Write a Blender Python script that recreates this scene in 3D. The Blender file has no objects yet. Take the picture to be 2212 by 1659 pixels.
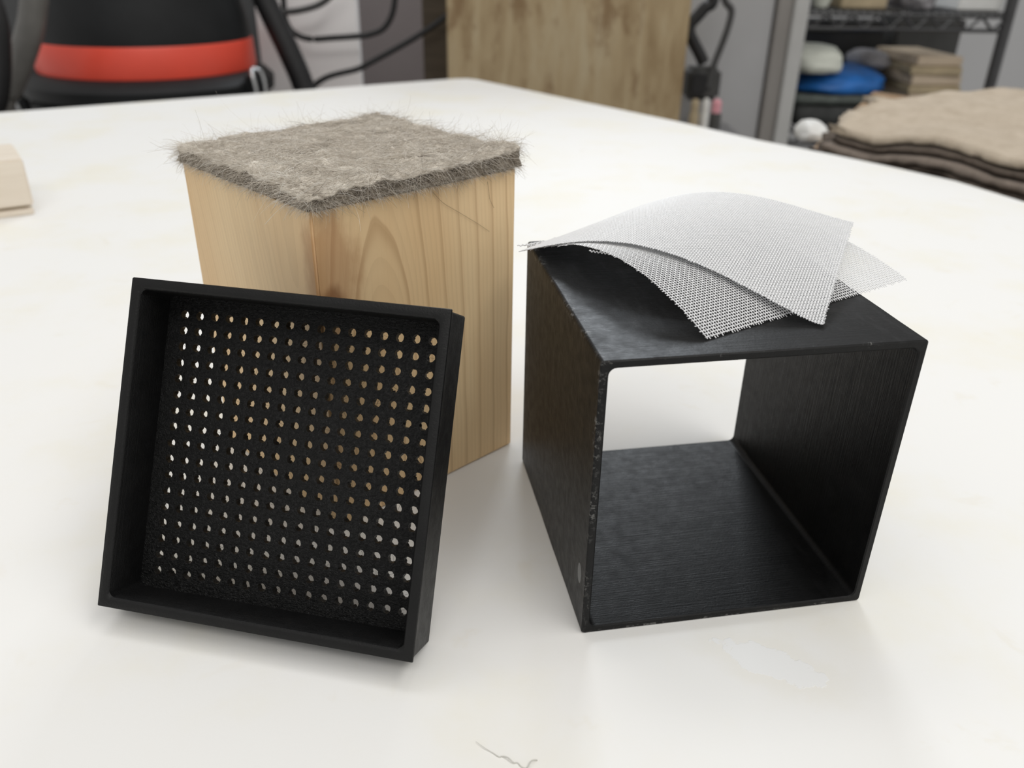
import bpy, bmesh, math, random
from mathutils import Vector, Matrix, noise
import numpy as np
random.seed(7)
rng = np.random.default_rng(7)
scene = bpy.context.scene
COL = scene.collection

# ------------------------------------------------------------------ camera
F_PX, PITCH, ROLL, CAM_H = 1800.58, 0.48466, 0.01713, 0.15082
W0, H0 = 2212.0, 1659.0
cp, sp, cr, sr = math.cos(PITCH), math.sin(PITCH), math.cos(ROLL), math.sin(ROLL)
FWD = Vector((0, cp, -sp))
RIGHT = Vector((cr, sr * sp, sr * cp))
UP = Vector((-sr, cr * sp, cr * cp))
CAM = Vector((0, 0, CAM_H))
cd = bpy.data.cameras.new('camera')
cam = bpy.data.objects.new('camera', cd)
COL.objects.link(cam)
m = Matrix((RIGHT, UP, -FWD)).transposed().to_4x4()
m.translation = CAM
cam.matrix_world = m
cd.sensor_fit = 'HORIZONTAL'
cd.sensor_width = 36.0
cd.lens = 36.0 * F_PX / W0
cd.clip_start = 0.01
cd.clip_end = 30
cd.dof.use_dof = True
cd.dof.focus_distance = 0.203
cd.dof.aperture_fstop = 17.0
scene.camera = cam

# ------------------------------------------------------------------ light and exposure
world = bpy.data.worlds.new('world')
scene.world = world
world.use_nodes = True
wb = world.node_tree.nodes['Background']
wb.inputs[0].default_value = (1.0, 0.985, 0.96, 1)
wb.inputs[1].default_value = 0.52


def area(name, loc, rot, sx, sy, power, col=(1, 1, 1)):
    l = bpy.data.lights.new(name, 'AREA')
    l.shape = 'RECTANGLE'
    l.size, l.size_y, l.energy, l.color = sx, sy, power, col
    o = bpy.data.objects.new(name, l)
    COL.objects.link(o)
    o.location = loc
    o.rotation_euler = rot
    return o


# workshop lamps: ceiling fittings and the daylight of a high window in the far wall
area('window_daylight', (0.22, 2.60, 1.22), (math.radians(-65), 0, 0), 0.6, 0.45, 14, (0.87, 0.935, 1.0))
area('ceiling_light', (-0.30, 0.95, 1.90), (math.radians(6), 0, 0), 1.4, 0.45, 5.5, (0.97, 0.985, 1.0))
area('ceiling_light', (0.85, -0.10, 1.70), (math.radians(10), math.radians(20), 0), 0.45, 1.4, 9.5, (1.0, 0.98, 0.945))
area('ceiling_light', (0.10, -0.95, 1.60), (math.radians(34), 0, 0), 1.4, 0.45, 8.5, (1.0, 0.975, 0.935))
vs = scene.view_settings
vs.view_transform = 'Standard'
vs.look = 'None'
vs.exposure = 0.17
vs.gamma = 1.0
vs.use_curve_mapping = False


# ------------------------------------------------------------------ helpers: picture geometry
def ray(u, v):
    return RIGHT * ((u - W0 / 2) / F_PX) - UP * ((v - H0 / 2) / F_PX) + FWD


def at(u, v, Y):                      # point on a sight line at world depth Y
    d = ray(u, v)
    return CAM + d * (Y / d.y)


def onz(u, v, z):                     # point on a sight line at height z
    d = ray(u, v)
    return CAM + d * ((z - CAM_H) / d.z)


# ------------------------------------------------------------------ helpers: objects
def tag(o, label=None, cat=None, group=None, kind=None):
    if label: o['label'] = label
    if cat: o['category'] = cat
    if group: o['group'] = group
    if kind: o['kind'] = kind
    return o


def empty(name, loc=(0, 0, 0), rz=0.0, mat=None):
    o = bpy.data.objects.new(name, None)
    o.empty_display_size = 0.01
    COL.objects.link(o)
    if mat is not None:
        o.matrix_world = mat
    else:
        o.location = loc
        o.rotation_euler = (0, 0, rz)
    return o


class MB:
    def __init__(self):
        self.v, self.f = [], []

    def add(self, vs, fs):
        b = len(self.v)
        self.v += [tuple(p) for p in vs]
        self.f += [tuple(b + i for i in q) for q in fs]
        return self

    def box(self, a, b, M=None):
        x0, y0, z0 = a
        x1, y1, z1 = b
        vs = [Vector(p) for p in ((x0, y0, z0), (x1, y0, z0), (x1, y1, z0), (x0, y1, z0),
                                  (x0, y0, z1), (x1, y0, z1), (x1, y1, z1), (x0, y1, z1))]
        if M is not None: vs = [M @ p for p in vs]
        return self.add(vs, [(0, 3, 2, 1), (4, 5, 6, 7), (0, 1, 5, 4), (1, 2, 6, 5), (2, 3, 7, 6), (3, 0, 4, 7)])

    def tube(self, pts, r, n=8, cap=True):
        pts = [Vector(p) for p in pts]
        k = len(pts)
        rr = r if isinstance(r, (list, tuple)) else [r] * k
        vs, fs = [], []
        ref = None
        for i, p in enumerate(pts):
            d = (pts[min(i + 1, k - 1)] - pts[max(i - 1, 0)])
            if d.length < 1e-12: d = Vector((0, 0, 1))
            d.normalize()
            if ref is None:
                ref = Vector((0, 0, 1)) if abs(d.z) < 0.9 else Vector((1, 0, 0))
            a = d.cross(ref)
            if a.length < 1e-6: a = d.orthogonal()
            a.normalize()
            b = d.cross(a).normalized()
            ref = -b if False else ref
            for j in range(n):
                t = 2 * math.pi * j / n
                vs.append(p + (a * math.cos(t) + b * math.sin(t)) * rr[i])
        for i in range(k - 1):
            for j in range(n):
                j2 = (j + 1) % n
                fs.append((i * n + j, i * n + j2, (i + 1) * n + j2, (i + 1) * n + j))
        if cap:
            fs.append(tuple(range(n))[::-1])
            fs.append(tuple((k - 1) * n + j for j in range(n)))
        return self.add(vs, fs)

    def lathe(self, prof, n=48, c=(0, 0, 0)):          # profile of (radius, z)
        vs, fs = [], []
        for r, z in prof:
            for j in range(n):
                t = 2 * math.pi * j / n
                vs.append((c[0] + r * math.cos(t), c[1] + r * math.sin(t), c[2] + z))
        k = len(prof)
        for i in range(k - 1):
            for j in range(n):
                j2 = (j + 1) % n
                fs.append((i * n + j, i * n + j2, (i + 1) * n + j2, (i + 1) * n + j))
        fs.append(tuple(range(n))[::-1])
        fs.append(tuple((k - 1) * n + j for j in range(n)))
        return self.add(vs, fs)

    def build(self, name, mat, parent=None, smooth=False, bevel=0.0, seg=2, recalc=True, fast=False):
        me = bpy.data.meshes.new(name)
        me.from_pydata([tuple(p) for p in self.v], [], self.f)
        if not fast:
            bm = bmesh.new()
            bm.from_mesh(me)
            if recalc: bmesh.ops.recalc_face_normals(bm, faces=bm.faces)
            if bevel > 0:
                es = [e for e in bm.edges if len(e.link_faces) == 2 and e.calc_face_angle(0) > 0.5]
                bmesh.ops.bevel(bm, geom=es, offset=bevel, segments=seg, affect='EDGES', clamp_overlap=True)
            bm.to_mesh(me)
            bm.free()
        if smooth:
            me.polygons.foreach_set('use_smooth', [True] * len(me.polygons))
            if smooth != 'all':
                me.set_sharp_from_angle(angle=math.radians(40))
        me.materials.append(mat)
        o = bpy.data.objects.new(name, me)
        COL.objects.link(o)
        if parent is not None: o.parent = parent
        return o


def spline(pts, n=8):                 # Catmull-Rom through points
    pts = [Vector(p) for p in pts]
    out = []
    for i in range(len(pts) - 1):
        p0, p1, p2, p3 = pts[max(i - 1, 0)], pts[i], pts[i + 1], pts[min(i + 2, len(pts) - 1)]
        for k in range(n):
            t = k / n
            out.append(0.5 * ((2 * p1) + (p2 - p0) * t + (2 * p0 - 5 * p1 + 4 * p2 - p3) * t * t + (3 * p1 - p0 - 3 * p2 + p3) * t ** 3))
    out.append(pts[-1])
    return out


# ------------------------------------------------------------------ helpers: materials
class NT:
    def __init__(self, name):
        self.mat = bpy.data.materials.new(name)
        self.mat.use_nodes = True
        self.t = self.mat.node_tree
        self.b = self.t.nodes['Principled BSDF']
        self.out = self.t.nodes['Material Output']

    def n(self, typ, **kw):
        x = self.t.nodes.new(typ)
        for k, v in kw.items(): setattr(x, k, v)
        return x

    def put(self, sock, v):
        if isinstance(v, bpy.types.NodeSocket): self.t.links.new(v, sock)
        elif v is not None: sock.default_value = v

    def obj(self):
        return self.n('ShaderNodeTexCoord').outputs['Object']

    def xyz(self, v):
        s = self.n('ShaderNodeSeparateXYZ')
        self.put(s.inputs[0], v)
        return s.outputs[0], s.outputs[1], s.outputs[2]

    def comb(self, x, y, z):
        s = self.n('ShaderNodeCombineXYZ')
        for i, q in enumerate((x, y, z)): self.put(s.inputs[i], q)
        return s.outputs[0]

    def m(self, op, a, b=None, c=None):
        s = self.n('ShaderNodeMath', operation=op)
        self.put(s.inputs[0], a)
        if b is not None: self.put(s.inputs[1], b)
        if c is not None: self.put(s.inputs[2], c)
        return s.outputs[0]

    def scale(self, v, s):
        q = self.n('ShaderNodeVectorMath', operation='MULTIPLY')
        self.put(q.inputs[0], v)
        q.inputs[1].default_value = s
        return q.outputs[0]

    def noise(self, v, sc, det=3, rough=0.55, dist=0.0):
        s = self.n('ShaderNodeTexNoise')
        self.put(s.inputs['Vector'], v)
        s.inputs['Scale'].default_value = sc
        s.inputs['Detail'].default_value = det
        s.inputs['Roughness'].default_value = rough
        s.inputs['Distortion'].default_value = dist
        return s.outputs['Fac']

    def ramp(self, f, stops, interp='LINEAR'):
        s = self.n('ShaderNodeValToRGB')
        s.color_ramp.interpolation = interp
        el = s.color_ramp.elements
        while len(el) < len(stops): el.new(0.5)
        for e, (p, c) in zip(el, stops):
            e.position = p
            e.color = c if len(c) == 4 else (*c, 1)
        self.put(s.inputs[0], f)
        return s.outputs[0]

    def smooth(self, f, a, b):
        s = self.n('ShaderNodeMapRange', interpolation_type='SMOOTHSTEP')
        self.put(s.inputs['Value'], f)
        s.inputs['From Min'].default_value = a
        s.inputs['From Max'].default_value = b
        return s.outputs[0]

    def mix(self, f, a, b):
        s = self.n('ShaderNodeMix', data_type='RGBA')
        self.put(s.inputs[0], f)
        self.put(s.inputs[6], a if isinstance(a, bpy.types.NodeSocket) else (*a, 1))
        self.put(s.inputs[7], b if isinstance(b, bpy.types.NodeSocket) else (*b, 1))
        return s.outputs[2]

    def bump(self, h, dist, strength=1.0, prev=None):
        s = self.n('ShaderNodeBump')
        s.inputs['Strength'].default_value = strength
        s.inputs['Distance'].default_value = dist
        self.put(s.inputs['Height'], h)
        if prev is not None: self.put(s.inputs['Normal'], prev)
        return s.outputs[0]

    def set(self, col=None, rough=None, normal=None, spec=None, metal=None):
        b = self.b.inputs
        if col is not None: self.put(b['Base Color'], col if isinstance(col, bpy.types.NodeSocket) else (*col, 1))
        if rough is not None: self.put(b['Roughness'], rough)
        if normal is not None: self.put(b['Normal'], normal)
        if spec is not None: self.put(b['Specular IOR Level'], spec)
        if metal is not None: self.put(b['Metallic'], metal)
        return self.mat


def plain(name, col, rough=0.5, metal=0.0, nscale=30.0, amt=0.12, spec=0.5):
    t = NT(name)
    f = t.noise(t.obj(), nscale, 4)
    lo = tuple(c * (1 - amt) for c in col)
    hi = tuple(min(1, c * (1 + amt)) for c in col)
    return t.set(t.ramp(f, [(0.3, lo), (0.7, hi)]), rough, metal=metal, spec=spec)


def mat_table():
    t = NT('white_painted_tabletop')
    p = t.obj()
    f1 = t.noise(p, 14, 5, 0.6)
    f2 = t.noise(p, 45, 4, 0.6, 0.6)
    col = t.mix(t.smooth(f1, 0.44, 0.72), (0.80, 0.796, 0.78), (0.79, 0.77, 0.695))
    col = t.mix(t.m('MULTIPLY', t.smooth(f2, 0.60, 0.72), 0.35), col, (0.75, 0.715, 0.63))
    # peeled patch where the top layer is torn away
    x, y, z = t.xyz(p)
    n1 = t.noise(p, 130, 4, 0.6)
    c = onz(1665, 1432, 0)
    a = math.radians(-32)
    dx = t.m('SUBTRACT', x, c.x)
    dy = t.m('SUBTRACT', y, c.y)
    u = t.m('ADD', t.m('MULTIPLY', dx, math.cos(a) / 0.0125), t.m('MULTIPLY', dy, math.sin(a) / 0.0125))
    v = t.m('ADD', t.m('MULTIPLY', dx, -math.sin(a) / 0.0052), t.m('MULTIPLY', dy, math.cos(a) / 0.0052))
    r = t.m('ADD', t.m('SQRT', t.m('ADD', t.m('MULTIPLY', u, u), t.m('MULTIPLY', v, v))), t.m('MULTIPLY', n1, 1.7))
    peel = t.smooth(r, 1.80, 1.72)
    halo = t.m('MULTIPLY', t.smooth(r, 3.0, 1.8), 0.35)
    col = t.mix(halo, col, (0.755, 0.735, 0.665))
    col = t.mix(peel, col, (0.79, 0.795, 0.79))
    sp_ = t.n('ShaderNodeTexVoronoi')
    t.put(sp_.inputs['Vector'], p)
    sp_.inputs['Scale'].default_value = 28
    speck = t.smooth(sp_.outputs['Distance'], 0.018, 0.010)
    col = t.mix(t.m('MULTIPLY', speck, 0.35), col, (0.45, 0.42, 0.38))
    h = t.noise(p, 900, 4, 0.6)
    nb = t.bump(h, 0.00005, 0.5)
    nb = t.bump(peel, 0.0001, 0.5, nb)
    return t.set(col, 0.62, nb, 0.3)


def mat_black_print(name, base=0.014, rough=0.42, lay=(30, 2600, 30), rib=0.00005, grit=0.00003, gritscale=1500, spec=0.22, dist=0.0, wear=None):
    t = NT(name)
    p = t.obj()
    layers = t.noise(t.scale(p, lay), 1.0, 2, 0.5)              # print layers of uneven height
    g = t.noise(p, gritscale, 4, 0.65, dist)
    nb = t.bump(layers, rib, 0.8)
    nb = t.bump(g, grit, 0.9, nb)
    f = t.noise(p, 110, 4, 0.6)
    b = base
    col = t.ramp(f, [(0.3, (b * 0.8, b * 0.82, b * 0.86)), (0.75, (b * 1.6, b * 1.62, b * 1.65))])
    spark = t.smooth(t.noise(p, 2100, 3, 0.6), 0.66, 0.74)
    ro = t.m('ADD', t.m('MULTIPLY', t.noise(p, 300, 4, 0.6), 0.30), rough - 0.15)
    ro = t.m('SUBTRACT', ro, t.m('MULTIPLY', spark, 0.16))
    if wear: col = wear(t, p, col)
    return t.set(col, ro, nb, spec)


def box_wear(t, p, col):
    x, y, z = t.xyz(p)
    n1 = t.noise(p, 700, 6, 0.75)
    st = t.noise(t.scale(p, (900, 1500, 45)), 1.0, 4, 0.65)
    patch = t.smooth(t.noise(t.scale(p, (90, 60, 60)), 1.0, 3), 0.42, 0.60)       # rubbed streaks that run up the side
    # rubbed edge: front left upright and top left
    e = t.m('ADD', t.m('ABSOLUTE', x), t.m('MULTIPLY', t.m('ABSOLUTE', y), 0.7))
    em = t.m('MULTIPLY', t.smooth(e, 0.0019, 0.0005), t.smooth(n1, 0.50, 0.60))
    e2 = t.m('ADD', t.m('ABSOLUTE', x), t.m('ABSOLUTE', t.m('SUBTRACT', z, 0.0752)))
    em2 = t.m('MULTIPLY', t.smooth(e2, 0.0024, 0.0006), t.smooth(n1, 0.52, 0.62))
    e3 = t.m('ADD', t.m('ABSOLUTE', y), t.m('ABSOLUTE', t.m('SUBTRACT', z, 0.0752)))
    em3 = t.m('MULTIPLY', t.smooth(e3, 0.0012, 0.0004), t.smooth(n1, 0.56, 0.66))
    e4 = t.m('ADD', t.m('ABSOLUTE', y), t.m('ABSOLUTE', z))
    em4 = t.m('MULTIPLY', t.smooth(e4, 0.0012, 0.0004), t.smooth(n1, 0.48, 0.60))
    mk = t.m('MULTIPLY', t.m('MINIMUM', t.m('ADD', t.m('ADD', em, em2), t.m('ADD', em3, em4)), 0.85), patch)
    col = t.mix(mk, col, (0.15, 0.148, 0.142))
    tops = t.noise(t.scale(p, (260, 45, 60)), 1.0, 5, 0.7)
    col = t.mix(t.m('MULTIPLY', t.smooth(tops, 0.5, 0.8), t.m('MULTIPLY_ADD', t.m('GREATER_THAN', z, 0.0748), 0.45, 0.12)), col, (0.05, 0.051, 0.053))
    side = t.m('LESS_THAN', x, 0.0004)
    col = t.mix(t.m('MULTIPLY', t.m('MULTIPLY', side, t.smooth(st, 0.56, 0.74)), t.m('MULTIPLY_ADD', patch, 0.4, 0.2)), col, (0.075, 0.075, 0.074))
    # oval scuff low on the side
    dy = t.m('MULTIPLY', t.m('SUBTRACT', y, 0.0052), 1 / 0.0016)
    dz = t.m('MULTIPLY', t.m('SUBTRACT', z, 0.0150), 1 / 0.0030)
    r = t.m('ADD', t.m('ADD', t.m('MULTIPLY', dy, dy), t.m('MULTIPLY', dz, dz)), t.m('MULTIPLY', n1, 0.4))
    col = t.mix(t.m('MULTIPLY', t.m('MULTIPLY', side, t.smooth(r, 1.25, 1.05)), 0.9), col, (0.20, 0.205, 0.205))
    return col


def mat_block():
    t = NT('pale_pine')
    p = t.obj()
    x, y, z = t.xyz(p)
    warp = t.m('MULTIPLY', t.m('SUBTRACT', t.noise(t.scale(p, (50, 50, 16)), 1.0, 3), 0.5), 0.003)
    w = t.m('ADD', -0.0039, t.m('MULTIPLY', z, 0.178))
    du = t.m('SUBTRACT', x, 0.0190)
    dv = t.m('SUBTRACT', y, w)
    d = t.m('ADD', t.m('SQRT', t.m('ADD', t.m('MULTIPLY', du, du), t.m('MULTIPLY', dv, dv))), warp)
    # growth rings: sharp late-wood line at each ring's end
    ph = t.m('FRACT', t.m('MULTIPLY', d, 1 / 0.0060))
    late = t.m('MULTIPLY', t.smooth(ph, 0.62, 0.95), t.smooth(ph, 1.0, 0.955))
    late = t.m('POWER', late, 2.6)
    ph2 = t.m('FRACT', t.m('MULTIPLY', d, 1 / 0.00145))
    fine = t.m('MULTIPLY', t.smooth(ph2, 0.4, 1.0), 0.10)
    fib = t.noise(t.scale(p, (1500, 1500, 45)), 1.0, 3, 0.6)
    tone = t.noise(t.scale(p, (35, 35, 9)), 1.0, 3)
    col = t.ramp(tone, [(0.3, (0.71, 0.49, 0.262)), (0.7, (0.775, 0.585, 0.345))])
    col = t.mix(t.m('MULTIPLY', late, t.m('MULTIPLY_ADD', t.m('LESS_THAN', y, 0.0009), 0.30, 0.10)), col, (0.36, 0.20, 0.088))
    col = t.mix(fine, col, (0.34, 0.19, 0.085))
    col = t.mix(t.m('MULTIPLY', t.smooth(fib, 0.5, 0.8), 0.16), col, (0.42, 0.25, 0.12))
    # knot on the front arris and its stained surround
    kn = t.noise(t.scale(p, (130, 130, 60)), 1.0, 4, 0.6)
    kd = lambda cx, cy, cz, a, b, c: t.m('SQRT', t.m('ADD', t.m('ADD', t.m('POWER', t.m('MULTIPLY', t.m('SUBTRACT', x, cx), 1 / a), 2.0),
                                   t.m('POWER', t.m('MULTIPLY', t.m('SUBTRACT', y, cy), 1 / b), 2.0)), t.m('POWER', t.m('MULTIPLY', t.m('SUBTRACT', z, cz), 1 / c), 2.0)))
    k1 = t.m('ADD', kd(0.0045, 0.0, 0.076, 0.0085, 0.006, 0.019), t.m('MULTIPLY', t.m('SUBTRACT', kn, 0.5), 1.4))
    col = t.mix(t.m('MULTIPLY', t.smooth(k1, 1.25, 0.55), 0.52), col, (0.34, 0.155, 0.062))
    k2 = t.m('ADD', kd(0.0030, 0.0, 0.0685, 0.0060, 0.0035, 0.0060), t.m('MULTIPLY', t.m('SUBTRACT', kn, 0.5), 1.1))
    col = t.mix(t.m('MULTIPLY', t.smooth(k2, 1.05, 0.45), 0.75), col, (0.20, 0.085, 0.035))
    k3 = t.m('ADD', t.m('MULTIPLY', kd(0.0, 0.0, 0.05, 0.0042, 0.003, 0.06), 1.0), t.m('MULTIPLY', t.m('SUBTRACT', kn, 0.5), 1.3))
    col = t.mix(t.m('MULTIPLY', t.smooth(k3, 1.0, 0.5), 0.25), col, (0.44, 0.23, 0.085))
    nb = t.bump(fib, 0.00004, 0.4)
    return t.set(col, 0.5, nb, 0.35)


def mat_felt(name, a, b, sc=260):
    t = NT(name)
    p = t.obj()
    f = t.noise(p, sc, 5, 0.65, 0.4)
    g = t.noise(t.scale(p, (1.0, 2.2, 1.0)), sc * 4, 4, 0.7)
    col = t.ramp(t.m('ADD', t.m('MULTIPLY', f, 0.6), t.m('MULTIPLY', g, 0.4)), [(0.36, a), (0.62, b)])
    nb = t.bump(g, 0.0006, 0.8)
    return t.set(col, 0.95, nb, 0.1)


def mat_fibre():
    t = NT('wool_fibre')
    at_ = t.n('ShaderNodeAttribute', attribute_name='tone')
    col = t.ramp(at_.outputs['Fac'], [(0.0, (0.10, 0.075, 0.052)), (0.35, (0.46, 0.405, 0.335)), (0.75, (0.68, 0.625, 0.545)), (1.0, (0.86, 0.83, 0.77))])
    t.set(col, 0.6, spec=0.3)
    t.b.inputs['Transmission Weight'].default_value = 0.0
    return t.mat


def mat_nylon():
    t = NT('white_nylon_thread')
    f = t.noise(t.obj(), 300, 2)
    col = t.ramp(f, [(0.3, (0.93, 0.935, 0.945)), (0.7, (0.96, 0.962, 0.97))])
    t.set(col, 0.35, spec=0.5)
    tr = t.n('ShaderNodeBsdfTranslucent')
    tr.inputs[0].default_value = (0.90, 0.91, 0.925, 1)
    mx = t.n('ShaderNodeMixShader')
    mx.inputs[0].default_value = 0.22
    t.t.links.new(t.b.outputs[0], mx.inputs[1])
    t.t.links.new(tr.outputs[0], mx.inputs[2])
    t.t.links.new(mx.outputs[0], t.out.inputs[0])
    return t.mat


def mat_plywood():
    t = NT('weathered_plywood')
    p = t.obj()
    f = t.noise(t.scale(p, (26, 26, 4.5)), 1.0, 5, 0.6, 0.4)
    g = t.noise(t.scale(p, (220, 220, 14)), 1.0, 4, 0.6)
    s = t.noise(t.scale(p, (22, 22, 10)), 1.0, 5, 0.65)
    col = t.ramp(f, [(0.32, (0.27, 0.19, 0.10)), (0.52, (0.40, 0.31, 0.185)), (0.72, (0.47, 0.395, 0.265))])
    col = t.mix(t.m('MULTIPLY', t.smooth(g, 0.5, 0.8), 0.25), col, (0.18, 0.12, 0.065))
    col = t.mix(t.m('MULTIPLY', t.smooth(s, 0.52, 0.66), 0.72), col, (0.19, 0.115, 0.055))
    return t.set(col, 0.7, t.bump(g, 0.0006, 0.4), 0.25)


def mat_wood(name, a, b, sc=1.0):
    t = NT(name)
    p = t.obj()
    f = t.noise(t.scale(p, (6 * sc, 90 * sc, 90 * sc)), 1.0, 4, 0.6, 0.3)
    return t.set(t.ramp(f, [(0.3, a), (0.7, b)]), 0.55, t.bump(f, 0.0003, 0.3), 0.3)


def mat_wall(name, a, b):
    t = NT(name)
    p = t.obj()
    f = t.noise(p, 2.5, 4)
    g = t.noise(p, 160, 3)
    return t.set(t.ramp(f, [(0.3, a), (0.7, b)]), 0.8, t.bump(g, 0.0005, 0.25), 0.25)


M = dict(
    table=mat_table(),
    table_edge=plain('pale_table_edge', (0.62, 0.57, 0.48), 0.6),
    steel=plain('grey_steel', (0.32, 0.32, 0.33), 0.4, 0.6),
    tray=mat_black_print('black_printed_tray', 0.0040, 0.44, (40, 2800, 40), 0.00010, 0.00012, 1900, 0.26),
    plate=mat_black_print('black_stringy_print', 0.0030, 0.33, (900, 300, 2400), 0.00022, 0.00040, 1150, 0.24, 1.8),
    box=mat_black_print('black_printed_box', 0.0042, 0.44, (60, 2300, 60), 0.00008, 0.00005, 1500, 0.20, 0.0, box_wear),
    block=mat_block(),
    felt=mat_felt('grey_wool_felt', (0.34, 0.295, 0.24), (0.72, 0.665, 0.58), 170),
    feltshade=mat_felt('wool_edge_painted_shade', (0.10, 0.08, 0.06), (0.30, 0.26, 0.205), 300),  # felt colour darkened to paint the shade along the pad's sides
    fibre=mat_fibre(),
    nylon=mat_nylon(),
    floor=mat_wall('concrete_floor', (0.16, 0.155, 0.15), (0.24, 0.235, 0.225)),
    wall=mat_wall('pale_grey_wall', (0.52, 0.52, 0.525), (0.56, 0.56, 0.565)),
    wallw=mat_wall('off_white_board', (0.90, 0.87, 0.87), (0.93, 0.91, 0.91)),
    darkpanel=mat_wall('dull_mauve_grey_panel', (0.20, 0.175, 0.175), (0.25, 0.225, 0.225)),
    brownpost=mat_wood('dark_brown_timber', (0.055, 0.042, 0.028), (0.085, 0.066, 0.046)),
    ply=mat_plywood(),
    cabinet=plain('grey_enamel', (0.40, 0.40, 0.405), 0.42, 0, 5, 0.05),
    frame_dark=plain('taupe_grey_enamel', (0.26, 0.245, 0.23), 0.45, 0, 9, 0.08),
    frame_light=plain('pale_grey_enamel', (0.46, 0.46, 0.45), 0.42, 0, 9, 0.06),
    vacblack=plain('black_vacuum_plastic', (0.010, 0.011, 0.012), 0.55, 0, 20, 0.2, spec=0.3),
    vacgrey=plain('charcoal_vacuum_plastic', (0.06, 0.062, 0.064), 0.45, 0, 20, 0.15),
    vacred=plain('red_vacuum_band', (0.76, 0.075, 0.042), 0.42, 0, 12, 0.06),
    chrome=plain('bright_latch_steel', (0.55, 0.56, 0.57), 0.25, 0.9, 40, 0.05),
    rubber=plain('black_rubber', (0.010, 0.010, 0.011), 0.5, 0, 60, 0.2),
    cord=plain('grey_cord', (0.055, 0.055, 0.055), 0.5, 0, 60, 0.2),
    hosegrey=plain('grey_hose_plastic', (0.16, 0.155, 0.145), 0.5, 0, 30, 0.15),
    white=plain('white_plastic', (0.72, 0.72, 0.70), 0.5, 0, 20, 0.05),
    pink=plain('pink_plastic', (0.75, 0.35, 0.40), 0.5, 0, 20, 0.05),
    blue=plain('blue_tarpaulin', (0.015, 0.14, 0.46), 0.45, 0, 30, 0.25),
    cream=plain('cream_bag_fabric', (0.72, 0.74, 0.66), 0.8, 0, 25, 0.1),
    greycloth=plain('grey_cloth', (0.25, 0.24, 0.25), 0.9, 0, 25, 0.15),
    darkcloth=plain('charcoal_cloth', (0.045, 0.047, 0.046), 0.9, 0, 40, 0.3),
    greencloth=plain('grey_green_cloth', (0.10, 0.115, 0.105), 0.9, 0, 40, 0.25),
    tan=plain('tan_card', (0.42, 0.34, 0.22), 0.8, 0, 30, 0.15),
    palewood=mat_wood('pale_offcut_wood', (0.50, 0.40, 0.29), (0.64, 0.53, 0.41), 0.6),
    birch=mat_wood('whitened_birch', (0.70, 0.62, 0.52), (0.78, 0.71, 0.61), 1.2),
    orangewood=mat_wood('orange_brown_benchtop', (0.34, 0.22, 0.13), (0.42, 0.29, 0.18), 0.7),
    black=plain('black_bin_plastic', (0.010, 0.010, 0.010), 0.55, 0, 20, 0.2),
    dgrey=plain('dark_grey_bin_plastic', (0.055, 0.055, 0.053), 0.55, 0, 20, 0.15),
    feltsheet=mat_felt('beige_felt_sheet', (0.40, 0.335, 0.26), (0.50, 0.43, 0.345), 60),
    feltdark=mat_felt('brown_felt_sheet', (0.075, 0.06, 0.05), (0.14, 0.115, 0.095), 60),
    feltmid=mat_felt('taupe_felt_sheet', (0.15, 0.125, 0.105), (0.24, 0.20, 0.17), 60),
    fibrebrown=plain('dark_brown_hair', (0.10, 0.06, 0.03), 0.6),
    thread=plain('grey_thread', (0.55, 0.54, 0.50), 0.8),
    wire=plain('dark_shelf_wire', (0.06, 0.06, 0.062), 0.4, 0.3),
)

# ------------------------------------------------------------------ the room
FLOOR = -0.80
tag(MB().box((-2.2, -1.6, FLOOR - 0.05), (2.6, 2.75, FLOOR)).build('floor', M['floor']), kind='structure')
tag(MB().box((-2.2, 2.70, FLOOR), (2.6, 2.80, 1.6)).build('wall_back', M['wall']), kind='structure')

# ------------------------------------------------------------------ work table (white top, seen to its far corner)
corner = onz(1012, 168, 0)
l0 = onz(0, 243, 0)
dl = (l0 - corner).normalized()
edge_px = [(1200, 207.5), (1466, 263), (1640, 303), (1799, 334), (1905, 356), (2064, 391), (2212, 436)]
rp = [onz(u, v, 0) for u, v in edge_px]
dr = (rp[-1] - corner).normalized()
outline = [corner + dl * 1.25] + [corner + dl * 0.02] + [corner + dl * 0.005 + (rp[0] - corner).normalized() * 0.005]
outline += [corner + (rp[0] - corner).normalized() * 0.02] + rp
tail = (rp[-1] - rp[-2]).normalized()
end_r = rp[-1] + (dr * 0.75)
outline += [end_r, end_r + dl * 1.27]
tb = empty('work_table', (outline[0] + end_r) * 0.5 + Vector((0, 0, FLOOR)))
tag(tb, 'large white-topped work table carrying the wooden block and the black prints', 'table')
off = -tb.location


def slab_poly(pts, z0, z1):
    n = len(pts)
    mb = MB()
    mb.add([(p.x, p.y, z0) for p in pts] + [(p.x, p.y, z1) for p in pts],
           [tuple(range(n))[::-1], tuple(range(n, 2 * n))] + [(i, (i + 1) % n, n + (i + 1) % n, n + i) for i in range(n)])
    return mb


def place(o, parent):                 # world-space mesh under a translated empty
    o.parent = parent
    o.matrix_parent_inverse = parent.matrix_basis.inverted()
    return o


def insetp(pts, k):
    c = sum(pts, Vector()) / len(pts)
    return [c + (p - c) * k for p in pts]


place(slab_poly(outline, -0.004, 0.0).build('table_top', M['table']), tb)
place(slab_poly(insetp(outline, 0.997), -0.030, -0.004).build('table_board', M['table_edge']), tb)
ins = insetp(outline, 0.9)
for q in (ins[0], ins[2], ins[-2], ins[-1]):
    place(MB().box((q.x - 0.03, q.y - 0.03, FLOOR), (q.x + 0.03, q.y + 0.03, -0.030)).build('leg', M['steel'], bevel=0.003), tb)


# ------------------------------------------------------------------ open square box tube (black print)
BW, BD, BH, WALL = 0.0750, 0.0794, 0.0752, 0.0019


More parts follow.
